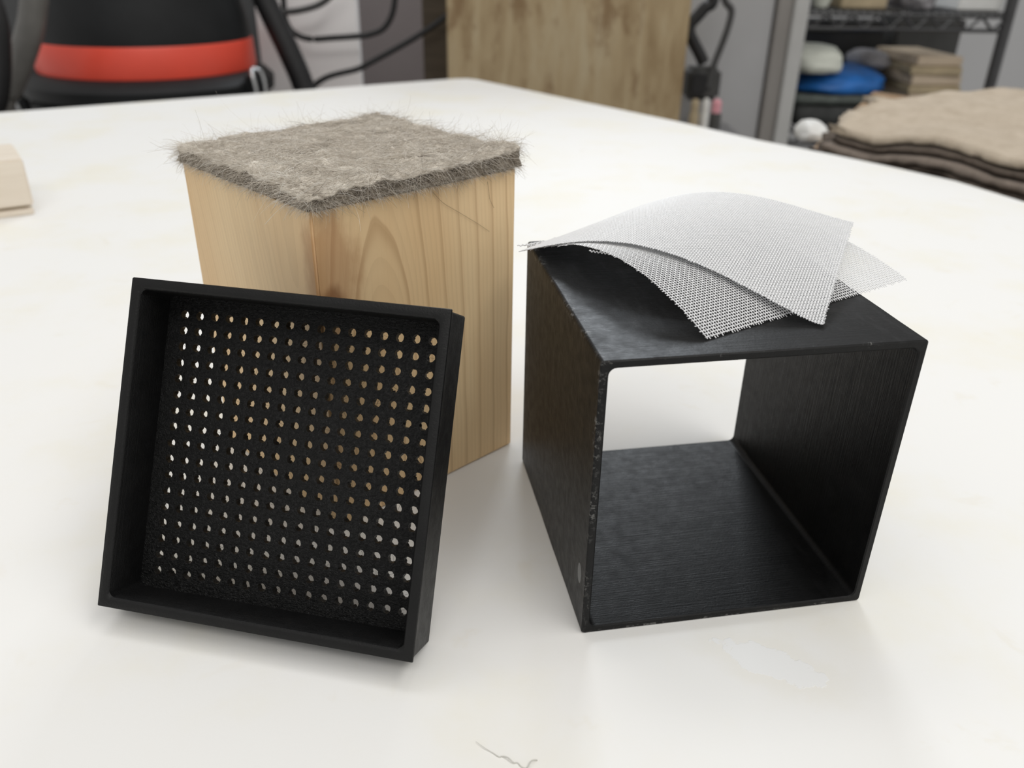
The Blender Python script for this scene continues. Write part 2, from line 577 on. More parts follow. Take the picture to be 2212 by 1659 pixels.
def rrect(x0, x1, z0, z1, r, n):
    out = []
    for cx, cz, a0 in ((x1 - r, z1 - r, 0), (x0 + r, z1 - r, 90), (x0 + r, z0 + r, 180), (x1 - r, z0 + r, 270)):
        for k in range(n + 1):
            a = math.radians(a0 + 90 * k / n)
            out.append((cx + r * math.cos(a), cz + r * math.sin(a)))
    return out


def make_box():
    n = 5
    loops = []                         # (section, y) from front inside, round the front edge, along the outside, back in
    def ring(inset, r, y): return [(x, y, z) for x, z in rrect(inset, BW - inset, inset, BH - inset, r, n)]
    w = WALL
    seq = [ring(w, 0.0018, 0.0003), ring(w - 0.0003, 0.0020, 0.0), ring(0.0003, 0.0007, 0.0), ring(0.0, 0.0009, 0.0003)]
    k = 14
    for i in range(1, k): seq.append(ring(0.0, 0.0009, 0.0003 + (BD - 0.0006) * i / k))
    seq += [ring(0.0, 0.0009, BD - 0.0003), ring(0.0003, 0.0007, BD), ring(w - 0.0009, 0.002, BD), ring(w - 0.0006, 0.002, BD - 0.0003),
            ring(w - 0.0006, 0.002, 0.0672), ring(w, 0.0018, 0.0667)]
    vs, fs = [], []
    c = len(seq[0])
    for s in seq: vs += s
    L = len(seq)
    for i in range(L):
        for j in range(c):
            j2 = (j + 1) % c
            i2 = (i + 1) % L
            fs.append((i * c + j, i * c + j2, i2 * c + j2, i2 * c + j))
    # slight hand-made unevenness of the printed walls
    out = []
    for p in vs:
        q = Vector(p) * 300
        d = noise.noise_vector(q) * 0.00007
        if p[2] < 0.0012: d.z = max(d.z, 0) * 0.0
        out.append((p[0] + d.x, p[1] + d.y, p[2] + d.z))
    mb = MB().add(out, fs)
    o = mb.build('square_box_sleeve', M['box'], smooth=True)
    return o


box = make_box()
BOX_M = Matrix.Translation((0.01823, 0.15418, 0.0)) @ Matrix.Rotation(0.18321, 4, 'Z')
box.matrix_world = BOX_M
tag(box, 'black 3D-printed square sleeve open at both ends, with white mesh sheets on top', 'box')

# ------------------------------------------------------------------ pine block
KA, KB, KH = 0.06886, 0.0686, 0.09418


def make_block():
    mb = MB().box((0, 0, 0), (KA, KB, KH))
    return mb.build('wooden_block', M['block'], bevel=0.0007, seg=3, smooth=True)


block = make_block()
BLOCK_M = Matrix.Translation((-0.0489, 0.19445, 0.0)) @ Matrix.Rotation(0.77591, 4, 'Z')
block.matrix_world = BLOCK_M
tag(block, 'upright pine block with a brown knot on its edge, capped with grey felt', 'wooden block')

# ------------------------------------------------------------------ felt pad with loose wool on the block
felt = empty('felt_pad', mat=BLOCK_M @ Matrix.Translation((0, 0, KH)))
tag(felt, 'hairy grey wool felt pad lying on top of the pine block', 'felt pad')


def fb(x, y, s, k=0.0):
    return noise.fractal(Vector((x * s, y * s, k)), 0.8, 2.0, 4)


def felt_edge(i, t):                  # outward overhang of each side along t in 0..1
    base = (0.0004, 0.0012, 0.0006, 0.0006)[i]
    return base + 0.0011 * noise.noise(Vector((t * 9, i * 7.3, 1.1))) + 0.0009 * noise.noise(Vector((t * 27, i * 3.3, 4.1)))


def felt_point(s, t):                 # s along the right face edge, t along the left face edge
    x = -felt_edge(0, t) * (1 - s) + (KA + felt_edge(1, t)) * s
    y = -felt_edge(2, s) * (1 - t) + (KB + felt_edge(3, s)) * t
    return x, y


def felt_top(s, t):
    x, y = felt_point(s, t)
    h = 0.0043 + 0.0008 * s * (1 - t) + 0.0004 * (1 - s) * t + 0.0009 * s * t - 0.0018 * math.exp(-(s * s + t * t) / 0.03)
    h += 0.0011 * fb(x, y, 48) + 0.0005 * fb(x, y, 130, 7) + 0.0006 * fb(x, y, 260, 3) + 0.0004 * fb(x, y, 700, 5)
    h += 0.0010 * math.exp(-((s - 1) ** 2 + (t - 0.0) ** 2) / 0.03)
    d = min(s, 1 - s, t, 1 - t) * KA
    h *= 0.80 + 0.20 * min(1.0, math.sqrt(max(d, 0) / 0.0012))
    return Vector((x, y, max(h, 0.0009)))


def make_felt():
    n = 120
    par = [0.5 - 0.5 * math.cos(math.pi * i / n) * (0.6 + 0.4 * 1) for i in range(n + 1)]
    vs, fs = [], []
    for i in range(n + 1):
        for j in range(n + 1):
            vs.append(felt_top(par[i], par[j]))
    idx = lambda i, j: i * (n + 1) + j
    for i in range(n):
        for j in range(n):
            fs.append((idx(i, j), idx(i + 1, j), idx(i + 1, j + 1), idx(i, j + 1)))
    ring = [idx(i, 0) for i in range(n)] + [idx(n, j) for j in range(n)] + [idx(n - i, n) for i in range(n)] + [idx(0, n - j) for j in range(n)]
    levels = 7
    prev = ring
    c = Vector((KA / 2, KB / 2, 0))
    for l in range(1, levels + 1):
        cur = []
        for qi, q in enumerate(ring):
            p = vs[q]
            f = 1 - l / levels
            side_y = 1.0 if qi <= n else 0.0
            rec = 0.0034 if qi <= n else 0.0010
            k = noise.noise(Vector((p.x * 500, p.y * 500, l * 1.3))) * 0.0007
            k -= rec * math.sin(math.pi * f) * (0.55 + 0.9 * noise.noise(Vector((p.x * 160, p.y * 160, 8.0))))
            k += 0.0006 * (1 - f)
            o = (Vector((p.x, p.y, 0)) - c).normalized() * k
            cur.append(len(vs))
            vs.append(Vector((p.x + o.x, p.y + o.y, p.z * f)))
        m_ = len(ring)
        for k in range(m_):
            fs.append((prev[k], cur[k], cur[(k + 1) % m_], prev[(k + 1) % m_]))
        prev = cur
    fs.append(tuple(prev))
    o = MB().add(vs, fs).build('pad', M['felt'], felt, smooth='all')
    o.data.materials.append(M['feltshade'])                      # shade under the top lip, painted as darker wool on the side faces
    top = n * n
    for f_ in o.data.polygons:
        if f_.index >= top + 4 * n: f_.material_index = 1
    return o


make_felt()


def fibre_mesh(name, curves, parent, mat):
    # curves: list of (pts array k x 3, radius, tone); three-sided strands
    V, Fc, tone = [], [], []
    for pts, r, tn in curves:
        pts = np.asarray(pts)
        k = len(pts)
        d = np.gradient(pts, axis=0)
        d /= np.linalg.norm(d, axis=1)[:, None] + 1e-12
        ref = np.array([0.3, 0.2, 0.93])
        a = np.cross(d, ref)
        a /= np.linalg.norm(a, axis=1)[:, None] + 1e-9
        b = np.cross(d, a)
        tap = r * np.linspace(1, 0.45, k)[:, None]
        base = len(V)
        for i in range(k):
            for q in range(3):
                th = q * 2.0944
                V.append(pts[i] + (a[i] * math.cos(th) + b[i] * math.sin(th)) * tap[i])
                tone.append(tn)
        for i in range(k - 1):
            for q in range(3):
                q2 = (q + 1) % 3
                Fc.append((base + 3 * i + q, base + 3 * i + q2, base + 3 * i + 3 + q2, base + 3 * i + 3 + q))
    me = bpy.data.meshes.new(name)
    me.from_pydata([tuple(v) for v in V], [], Fc)
    at_ = me.attributes.new('tone', 'FLOAT', 'POINT')
    at_.data.foreach_set('value', tone)
    me.polygons.foreach_set('use_smooth', [True] * len(me.polygons))
    me.materials.append(mat)
    o = bpy.data.objects.new(name, me)
    COL.objects.link(o)
    o.parent = parent
    return o


def strand(p, d, length, k, curl, grav=0.0):
    p = np.array(p, float)
    d = np.array(d, float)
    d /= np.linalg.norm(d)
    ax = rng.normal(size=3)
    ax /= np.linalg.norm(ax)
    pts = [p.copy()]
    st = length / (k - 1)
    for i in range(k - 1):
        d = d + np.cross(ax, d) * curl * st + np.array([0, 0, -grav * st]) + rng.normal(size=3) * 0.10
        d /= np.linalg.norm(d)
        p = p + d * st
        pts.append(p.copy())
    return np.array(pts)


def make_fibres():
    cs = []
    for i in range(15000):              # matted wool on the upper face
        s, t = rng.random(), rng.random()
        P = felt_top(s, t)
        a = rng.random() * 6.283
        L = rng.uniform(0.003, 0.011) * (1.7 if i % 40 == 0 else 1)
        pts = strand((P.x, P.y, P.z), (math.cos(a), math.sin(a), rng.uniform(0.0, 0.25)), L, 6, rng.uniform(-160, 160), rng.uniform(10, 60))
        for q in pts:                  # lie on the pad
            ss = min(max(q[0] / KA, 0), 1)
            tt = min(max(q[1] / KB, 0), 1)
            if 0 < q[0] < KA and 0 < q[1] < KB:
                q[2] = max(q[2], felt_top(ss, tt).z - 0.0001)
                q[2] = min(q[2], felt_top(ss, tt).z + 0.0006)
        cs.append((pts, rng.uniform(0.000022, 0.000050), min(1, max(0, 0.62 + 0.55 * fb(P.x, P.y, 170, 9) + 0.16 * rng.normal()))))
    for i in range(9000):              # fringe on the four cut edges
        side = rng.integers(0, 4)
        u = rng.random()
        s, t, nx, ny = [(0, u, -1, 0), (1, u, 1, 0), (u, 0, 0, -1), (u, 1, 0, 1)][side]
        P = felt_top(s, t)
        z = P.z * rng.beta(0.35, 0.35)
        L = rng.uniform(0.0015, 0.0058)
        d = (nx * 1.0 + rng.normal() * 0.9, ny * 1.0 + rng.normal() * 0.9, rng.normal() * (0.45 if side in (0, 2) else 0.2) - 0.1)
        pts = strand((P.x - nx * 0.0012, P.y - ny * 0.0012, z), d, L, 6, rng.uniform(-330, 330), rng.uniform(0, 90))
        cs.append((pts, rng.uniform(0.000020, 0.000042), rng.beta(1.7, 2.8) if side == 2 else rng.beta(2.6, 2.2)))  # lower tone on the right-hand edge paints its shade into the fibres
    for i in range(1500):              # pale hem that hangs from the lower edge of the two front sides
        side = 2 if rng.random() < 0.65 else 0
        u = rng.random()
        s, t, nx, ny = (u, 0, 0, -1) if side == 2 else (0, u, -1, 0)
        P = felt_top(s, t)
        d = (nx + rng.normal() * 0.8, ny + rng.normal() * 0.8, -rng.uniform(0.0, 0.9))
        pts = strand((P.x - nx * 0.0004, P.y - ny * 0.0004, rng.uniform(0.0, 0.0010)), d, rng.uniform(0.0012, 0.0034), 5, rng.uniform(-200, 200), 30)
        inn = (pts[:, 0] > -0.0002) & (pts[:, 1] > -0.0002)
        pts[:, 2] = np.where(inn, np.maximum(pts[:, 2], 0.0001), pts[:, 2])
        cs.append((pts, rng.uniform(0.00002, 0.00004), rng.beta(5, 1.8)))
    for i in range(260):               # flyaway hairs that stand off the pad
        s, t = rng.random(), rng.random()
        if rng.random() < 0.5:         # most of them on the right-hand corner
            s = min(max(1 - abs(rng.normal()) * 0.10, 0), 1)
            t = min(abs(rng.normal()) * 0.18, 1)
        P = felt_top(s, t)
        d = (rng.normal(), rng.normal(), rng.uniform(0.5, 1.6))
        pts = strand((P.x, P.y, P.z - 0.0003), d, rng.uniform(0.003, 0.010), 9, rng.uniform(-260, 260), rng.uniform(0, 60))
        cs.append((pts, rng.uniform(0.000018, 0.000030), rng.beta(3, 2.2)))
    o = fibre_mesh('wool_fibres', cs, felt, M['fibre'])
    o['kind'] = 'stuff'


make_fibres()
# single long hairs hanging over the pine face
inv = (BLOCK_M @ Matrix.Translation((0, 0, KH))).inverted()


def onface(u, v, off_=0.0004):        # point on the right-hand block face, in pad coordinates
    n = (BLOCK_M.to_3x3() @ Vector((0, -1, 0)))
    o = BLOCK_M @ Vector((0, 0, 0)) + n * off_
    d = ray(u, v)
    t_ = (o - CAM).dot(n) / d.dot(n)
    return inv @ (CAM + d * t_)


for path, mt in ([[(935, 415), (957, 438), (985, 455), (1010, 470), (1030, 482), (1057, 500)], 'fibrebrown'],
                 [[(1053, 392), (1056, 412), (1058, 430), (1067, 449)], 'fibrebrown']):
    MB().tube(spline([onface(*q) for q in path], 5), 0.00004, 5).build('loose_hair', M[mt], felt, smooth='all')
MB().tube(spline([onface(*q, 0.003) for q in ((690, 395), (640, 425), (600, 455), (572, 485))], 5), 0.00003, 5).build('loose_hair', M['thread'], felt, smooth='all')
MB().tube(spline([onface(*q, 0.002) for q in ((612, 395), (603, 420), (592, 448))], 5), 0.00003, 5).build('loose_hair', M['thread'], felt, smooth='all')

# ------------------------------------------------------------------ perforated tray leaning on the block
TW, TH, TD, TWALL, TPL = 0.0799, 0.0799, 0.0146, 0.0023, 0.0020
TYAW, TLEAN = -0.20827, 0.47976
cl, sl = math.cos(TLEAN), math.sin(TLEAN)
Lm = Matrix(((1, 0, 0, 0), (0, cl, sl, 0), (0, -sl, cl, 0), (0, 0, 0, 1)))
TRAY_M = Matrix.Translation((-0.09735, 0.16672, 0.0002)) @ Matrix.Rotation(TYAW, 4, 'Z') @ Lm
tray = empty('perforated_tray', mat=TRAY_M)
tag(tray, 'shallow black 3D-printed tray with a grid of holes, leaning against the pine block', 'tray')


def make_tray():
    n = 4
    y0, y1 = -TD, 0.0
    def ring(inset, r, y, ear=0.0):
        pts = rrect(inset, TW - inset, inset, TH - inset, r, n)
        out = []
        for x, z in pts:
            cx, cz = (x - TW / 2) / (TW / 2), (z - TH / 2) / (TH / 2)
            k = ear * max(0, (abs(cx) * abs(cz) - 0.93) / 0.07) if ear else 0
            out.append((x + math.copysign(k, cx), y, z + math.copysign(k, cz)))
        return out
    w = TWALL
    pl = y1 - TPL
    seq = [ring(w + 0.0001, 0.0016, pl), ring(w, 0.0014, y0 + 0.0006), ring(w - 0.0004, 0.0014, y0 + 0.0001), ring(w - 0.0009, 0.0012, y0),
           ring(0.0006, 0.0006, y0, 0.0002), ring(0.00012, 0.0004, y0 + 0.0002, 0.0005), ring(-0.00006, 0.0004, y0 + 0.0006, 0.0004),
           ring(0.0, 0.0006, y0 + 0.0014, 0.0001)]
    for i in range(1, 9): seq.append(ring(0.0, 0.0006, y0 + 0.0014 + (TD - 0.0014 - 0.0003) * i / 8))
    seq += [ring(0.0003, 0.0006, y1), ring(w, 0.0016, y1)]
    vs, fs = [], []
    c = len(seq[0])
    for s in seq: vs += s
    L = len(seq)
    for i in range(L):
        i2 = (i + 1) % L
        for j in range(c):
            j2 = (j + 1) % c
            fs.append((i * c + j, i * c + j2, i2 * c + j2, i2 * c + j))
    MB().add(vs, fs).build('rim', M['tray'], tray, smooth=True)
    # perforated floor: 17 x 17 holes
    N, pitch = 17, 0.00413
    g0x = TW / 2 - pitch * N / 2
    g0z = TH / 2 - pitch * N / 2
    S = 20
    mb = MB()
    yf, yb = pl, y1
    for i in range(N):
        for j in range(N):
            cx = g0x + pitch * (i + 0.5) + rng.normal() * 0.00004
            cz = g0z + pitch * (j + 0.5) + rng.normal() * 0.00004
            kx, kz = g0x + pitch * i, g0z + pitch * j
            R = 0.00106
            ph = rng.random() * 6
            sqv, f1, b1 = [], [], []
            for q in range(S):
                a = 2 * math.pi * (q + 0.5) / S
                ca, sa = math.cos(a), math.sin(a)
                m_ = max(abs(ca), abs(sa))
                sqv.append((kx + pitch / 2 + ca / m_ * pitch / 2, kz + pitch / 2 + sa / m_ * pitch / 2))
                rf = R * (1 + 0.05 * math.sin(2 * a + ph) + 0.035 * rng.normal())
                rb = R * (0.95 + 0.08 * math.sin(3 * a + 2 * ph) + 0.085 * rng.normal())
                f1.append((cx + rf * ca, cz + rf * sa))
                b1.append((cx + rb * ca, cz + rb * sa))
            # exact square corners
            vs = [(x, yf, z) for x, z in sqv] + [(x, yf + 0.00005, z) for x, z in f1] + [(x, yf + 0.0009, z) for x, z in f1] + \
                 [(x, yb, z) for x, z in b1] + [(x, yb, z) for x, z in sqv]
            fs = []
            for q in range(S):
                q2 = (q + 1) % S
                for lv in range(4): fs.append((lv * S + q, lv * S + q2, (lv + 1) * S + q2, (lv + 1) * S + q))
            b0 = len(vs)
            for k in range(4):         # fill the cell corners
                a = math.radians(45 + 90 * k)
                px_, pz_ = kx + pitch / 2 + math.copysign(pitch / 2, math.cos(a)), kz + pitch / 2 + math.copysign(pitch / 2, math.sin(a))
                qa = int(S * (45 + 90 * k) / 360 - 0.5)
                vs += [(px_, yf, pz_), (px_, yb, pz_)]
                fs += [(qa, (qa + 1) % S, b0 + 2 * k), (4 * S + (qa + 1) % S, 4 * S + qa, b0 + 2 * k + 1)]
            mb.add(vs, fs)
    x0, x1, z0, z1 = g0x, g0x + pitch * N, g0z, g0z + pitch * N
    i0, i1 = TWALL - 0.0003, TW - TWALL + 0.0003
    for a, b in (((i0, i0), (i1, z0)), ((i0, z1), (i1, i1)), ((i0, z0), (x0, z1)), ((x1, z0), (i1, z1))):
        mb.box((a[0], yf, a[1]), (b[0], yb, b[1]))
    mb.build('perforated_base', M['plate'], tray, recalc=True)
    # stringy wisps left by the printer across some holes
    cs = []
    for i in range(70):
        cx = g0x + pitch * (rng.integers(0, N) + 0.5)
        cz = g0z + pitch * (rng.integers(0, N) + 0.5)
        a = rng.random() * 6.28
        p = (cx - 0.0011 * math.cos(a), yb - rng.uniform(0.0003, 0.0015), cz - 0.0011 * math.sin(a))
        cs.append((strand(p, (math.cos(a), 0, math.sin(a)), 0.0022, 5, rng.uniform(-150, 150)), 0.00004, 0.02))
    o = fibre_mesh('printing_wisps', cs, tray, M['plate'])
    o['kind'] = 'stuff'


make_tray()


# ------------------------------------------------------------------ two woven mesh sheets on the box
def quad(F, R, L, Bk, h0, h1, pw, sag):
    F, R, L, Bk = [np.array(q, float) for q in (F, R, L, Bk)]
    def S(s, t):
        s = s[..., None]
        t = t[..., None]
        P = (1 - s) * (1 - t) * F + (1 - s) * t * R + s * (1 - t) * L + s * t * Bk
        z = ((1 - t) * h0 + t * h1) * np.sin(np.pi * np.clip(s, 0, 1) ** pw) + sag * np.sin(np.pi * t) * (1 - s)
        P[..., 2:] += z
        return P
    return S


UPS = quad((54.4, 9.6, .35), (89.5, 60.3, 8), (-4.8, 67, 1.3), (27.5, 98.5, -1), 9.3, 9, 1.15, 1.5)
LOS = quad((25.6, 6.9, .3), (91.7, 34.8, .3), (-2.6, 75, .3), (63, 103, .3), 9, 6, 0.9, 0)


def up_fn(s, t):
    P = UPS(s, t)
    P[..., 2] = np.where(P[..., 1] < 79.5, np.maximum(P[..., 2], 0.75), P[..., 2])
    return P


gs, gt = np.meshgrid(np.linspace(0, 1, 90), np.linspace(0, 1, 90), indexing='ij')
UPG = up_fn(gs, gt).reshape(-1, 3)


def lo_fn(s, t):
    P = LOS(s, t)
    sh = P.shape
    Q = P.reshape(-1, 3)
    out = Q.copy()
    for a in range(0, len(Q), 2000):
        q = Q[a:a + 2000]
        d2 = (q[:, None, 0] - UPG[None, :, 0]) ** 2 + (q[:, None, 1] - UPG[None, :, 1]) ** 2
        k = d2.argmin(1)
        near = d2[np.arange(len(q)), k] < 1.6
        cap = UPG[k, 2] - 0.55
        z = np.where(near, np.minimum(q[:, 2], np.maximum(cap, 0.3)), q[:, 2])
        out[a:a + 2000, 2] = z
    out[:, 2] = np.maximum(out[:, 2], 0.28)
    return out.reshape(sh)


def make_sheet(fn, len_s, len_t, pitch, thread, name, label, fray):
    root = empty(name, mat=BOX_M @ Matrix.Translation((0, 0, BH)))
    tag(root, label, 'mesh sheet')
    ns, nt = int(len_s / pitch), int(len_t / pitch)
    amp = thread * 0.24
    # smooth base surface on a grid at half pitch
    a = (np.arange(2 * ns + 1)) / (2 * ns)
    b = (np.arange(2 * nt + 1)) / (2 * nt)
    G = fn(*np.meshgrid(a, b, indexing='ij'))
    for _ in range(6):
        G[1:-1, 1:-1] = 0.5 * G[1:-1, 1:-1] + 0.125 * (G[2:, 1:-1] + G[:-2, 1:-1] + G[1:-1, 2:] + G[1:-1, :-2])
    ds = np.gradient(G, axis=0)
    dt = np.gradient(G, axis=1)
    nrm = np.cross(ds, dt)
    nrm /= np.linalg.norm(nrm, axis=2)[..., None]
    if nrm[..., 2].mean() < 0: nrm = -nrm
    unit = lambda v: v / (np.linalg.norm(v, axis=-1)[..., None] + 1e-9)
    us, ut = unit(ds), unit(dt)
    hw, hh = thread * 0.5, thread * 0.24

    def threads(nm, along_s):
        mb_v, mb_f = [], []
        cnt = nt if along_s else ns
        for i in range(cnt):
            k = 2 * i + 1
            line = G[:, k] if along_s else G[k, :]
            nn = nrm[:, k] if along_s else nrm[k, :]
            ww = ut[:, k] if along_s else us[k, :]
            tt = us[:, k] if along_s else ut[k, :]
            L = len(line)
            idx = np.arange(L)
            ph = np.where((idx // 2 + i) % 2 == 0, 1.0, -1.0) * (idx % 2)
            if not along_s: ph = -ph
            P = line + nn * (ph * amp)[:, None]
            j0, j1 = 0, L
            if rng.random() < fray:
                j0 = int(rng.integers(0, 2))
            # threads stick out a little past the last cross thread
            e0, e1 = rng.uniform(0.0, 0.6 * pitch), rng.uniform(0.0, 0.6 * pitch)
            P = np.vstack([P[j0:j0 + 1] - tt[j0] * e0, P[j0:j1], P[-1:] + tt[-1] * e1])
            nn = np.vstack([nn[j0:j0 + 1], nn[j0:j1], nn[-1:]])
            ww = np.vstack([ww[j0:j0 + 1], ww[j0:j1], ww[-1:]])
            base = len(mb_v)
            for q in range(len(P)):
                mb_v += [tuple((P[q] + ww[q] * hw) * 1e-3), tuple((P[q] + nn[q] * hh) * 1e-3),
                         tuple((P[q] - ww[q] * hw) * 1e-3), tuple((P[q] - nn[q] * hh) * 1e-3)]
            for q in range(len(P) - 1):
                for r in range(4):
                    r2 = (r + 1) % 4
                    mb_f.append((base + 4 * q + r, base + 4 * q + r2, base + 4 * q + 4 + r2, base + 4 * q + 4 + r))
            mb_f.append((base, base + 1, base + 2, base + 3))
            e = base + 4 * (len(P) - 1)
            mb_f.append((e + 3, e + 2, e + 1, e))
        mb = MB()
        mb.v, mb.f = mb_v, mb_f
        o = mb.build(nm, M['nylon'], root, smooth='all', fast=True)
        o['kind'] = 'stuff'

    threads('warp_threads', True)
    threads('weft_threads', False)
    return root


low_sheet = make_sheet(lo_fn, 74, 72, 0.76, 0.345, 'mesh_sheet', 'lower white woven mesh sheet lying on the black sleeve, one corner overhanging its edge', 0.3)
make_sheet(up_fn, 86, 70, 0.70, 0.42, 'mesh_sheet', 'upper white woven mesh sheet arched over the other mesh sheet', 0.1)

inv2 = (BOX_M @ Matrix.Translation((0, 0, BH))).inverted()
for (ua, va), (ub, vb), zz in (((1118, 531), (1178, 523), 0.0006), ((1273, 542), (1322, 549), 0.0080)):
    A_, B_ = inv2 @ onz(ua, va, BH + zz), inv2 @ onz(ub, vb, BH + zz)
    pp = [A_.lerp(B_, k / 40) + Vector((0, 0, 0.00022 * math.sin(k * 1.05))) for k in range(41)]
    MB().tube(pp, 0.00016, 6).build('loose_thread', M['nylon'], low_sheet, smooth='all')

# ------------------------------------------------------------------ small things on the table
pts = [onz(u, v, 0.0004) for u, v in ((1028, 1601), (1045, 1614), (1062, 1623), (1078, 1633), (1084, 1632), (1096, 1637), (1108, 1646), (1118, 1646), (1127, 1655), (1140, 1657), (1148, 1646), (1160, 1640))]
sp_pts = spline(pts, 6)
for i, q in enumerate(sp_pts): q.z = 0.00012 + 0.0007 * max(0, math.sin(i * 0.23 + 0.6)) * (0.35 + 0.65 * i / len(sp_pts))
nn_ = len(sp_pts)
tag(MB().tube(sp_pts, [0.00004 + 0.00010 * min(1, i / 20) for i in range(nn_)], 6).build('thread_scrap', M['thread'], smooth='all'),
    'short wavy scrap of pale grey thread lying on the white table', 'thread')

lb = onz(80, 463, 0)
wp = empty('wood_offcut', (lb.x, lb.y, 0), 0.60)
tag(wp, 'pale wooden offcut with a thin base strip at the edge of the table', 'wood offcut')
MB().box((-0.16, 0.003, 0.0050), (0.0, 0.055, 0.033)).build('upper_board', M['birch'], wp, bevel=0.001)
MB().box((-0.16, 0.001, 0.0), (-0.001, 0.055, 0.0035)).build('base_strip', M['birch'], wp, bevel=0.0005)
MB().box((-0.158, 0.006, 0.0035), (-0.004, 0.052, 0.0050)).build('spacer', M['tan'], wp)

# ------------------------------------------------------------------ background: vacuum cleaner
vY = 1.48
vc = at(325, 140, vY)
vac = empty('shop_vacuum', (vc.x, vY, FLOOR))
tag(vac, 'black drum vacuum cleaner with a bright red band, standing behind the white table', 'vacuum cleaner')
zr = lambda v: at(325, v, vY - 0.17).z - FLOOR
zt, zb = zr(105), zr(176)
R = 0.170
MB().lathe([(R * 1.005, zb), (R * 1.012, zb + 0.006), (R * 1.0, zt - 0.004), (R * 0.99, zt)], 64).build('red_band', M['vacred'], vac, smooth=True)
MB().lathe([(R * 0.985, zt), (R * 0.985, zt + 0.012), (R * 0.95, zt + 0.05), (R * 0.93, zt + 0.072), (R * 0.80, zt + 0.082)], 64).build('motor_head', M['vacblack'], vac, smooth=True)
MB().lathe([(R * 0.60, zt + 0.060), (R * 0.60, zt + 0.082), (R * 0.57, zt + 0.16), (R * 0.45, zt + 0.185), (R * 0.2, zt + 0.19)], 48).build('motor_cap', M['vacgrey'], vac, smooth=True)
MB().lathe([(R * 1.06, zb - 0.040), (R * 1.16, zb - 0.034), (R * 1.17, zb - 0.016), (R * 1.10, zb - 0.004), (R * 1.0, zb)], 64).build('lid_rim', M['vacblack'], vac, smooth=True)
MB().lathe([(R * 0.95, 0.08), (R * 1.05, 0.12), (R * 1.12, zb - 0.05), (R * 1.06, zb - 0.040)], 64).build('drum', M['vacblack'], vac, smooth=True)
MB().lathe([(R * 1.15, 0.04), (R * 1.2, 0.05), (R * 1.2, 0.08), (R * 0.95, 0.10)], 48).build('base_ring', M['vacgrey'], vac, smooth=True)
for k in range(4):
    a = math.radians(45 + 90 * k)
    MB().lathe([(0.012, 0.0), (0.026, 0.012), (0.026, 0.032), (0.012, 0.044)], 20, (R * 1.1 * math.cos(a), R * 1.1 * math.sin(a), 0)).build('caster', M['rubber'], vac, smooth=True)
for a in (-20, 200):
    c_, s_ = math.cos(math.radians(a)), math.sin(math.radians(a))
    Mx = Matrix.Translation((R * 1.17 * c_, R * 1.17 * s_, zb - 0.045)) @ Matrix.Rotation(math.radians(a), 4, 'Z')
    lt = MB().box((-0.004, -0.014, -0.03), (0.008, 0.014, 0.042), Mx).build('latch', M['vacblack'], vac, bevel=0.002)
    pl_ = [Mx @ Vector(q) for q in ((0.006, -0.012, -0.02), (0.016, -0.012, 0.015), (0.012, -0.012, 0.045), (0.004, 0, 0.052), (0.012, 0.012, 0.045), (0.016, 0.012, 0.015), (0.006, 0.012, -0.02))]
    MB().tube(spline(pl_, 4), 0.0035, 8).build('latch_wire', M['chrome'], lt, smooth='all')
hd = at(145, 52, vY - 0.10)
hx, hz = hd.x - vc.x, hd.z - FLOOR
MB().tube(spline([(-R * 0.75, -0.07, hz), (hx, -0.09, hz + 0.004), (hx - 0.03, -0.09, hz + 0.002), (hx - 0.045, -0.08, hz - 0.012)], 5), 0.011, 10).build('side_handle', M['vacgrey'], vac, smooth='all')

# hoses and cables behind the table
def cable(name, path, Y, r, mat, label, cat, n=8, dY=None):
    pp = [at(u, v, Y + (dY[i] if dY else 0)) for i, (u, v) in enumerate(path)]
    o = MB().tube(spline(pp, 8), r, n).build(name, mat, smooth='all')
    tag(o, label, cat)
    return o


def hose(name, path, Y, r, mat, label):
    pp = spline([at(u, v, Y) for u, v in path], 14)
    rr = [r * (1.0 if i % 2 else 0.9) for i in range(len(pp))]
    o = MB().tube(pp, rr, 14).build(name, mat, smooth='all')
    tag(o, label, 'hose')


hose('vacuum_hose', [(548, -60), (572, 0), (600, 60), (628, 120), (655, 185), (690, 300), (720, 700)], 1.52, 0.020, M['rubber'], 'thick black ribbed hose sloping down beside the red-banded vacuum')
cable('power_cable', [(604, -60), (612, 0), (616, 40), (634, 70), (668, 84), (720, 82), (775, 78), (800, 74), (830, 60), (850, 20), (856, -60)], 1.61, 0.0052, M['rubber'], 'black cable hanging in a square bend in front of the off-white board', 'cable')
cable('power_cable', [(560, 20), (600, 26), (650, 22), (700, 4), (740, -40)], 1.60, 0.0055, M['cord'], 'dark cable swagged across the top of the off-white board', 'cable')
cable('power_cable', [(600, 290), (650, 215), (700, 170), (770, 150), (800, 135), (850, 108), (905, 76), (960, 38), (1012, -4), (1060, -60)], 1.56, 0.0050, M['rubber'], 'dark cable rising diagonally across the grey panel towards the plywood', 'cable')
# left cluster beside the vacuum
hose('vacuum_wand', [(78, -60), (74, 0), (66, 60), (46, 125), (20, 190), (0, 270), (-40, 900)], 1.22, 0.018, M['hosegrey'], 'grey vacuum wand standing at the side of the drum')
hose('vacuum_hose', [(-40, -60), (-2, 40), (6, 120), (2, 200), (-20, 330), (-60, 800)], 1.16, 0.011, M['rubber'], 'black hose beside the grey vacuum wand')

# panels behind
def panel(name, u0, u1, Y, thick, ztop, mat, label, cat, vref=100, rz=0.0):
    a, b = at(u0, vref, Y), at(u1, vref, Y)
    mb = MB().box((0, 0, 0), (b.x - a.x, thick, ztop - FLOOR))
    o = mb.build(name, mat, bevel=0.002)
    o.location = (a.x, Y, FLOOR)
    o.rotation_euler.z = rz
    tag(o, label, cat)
    return o


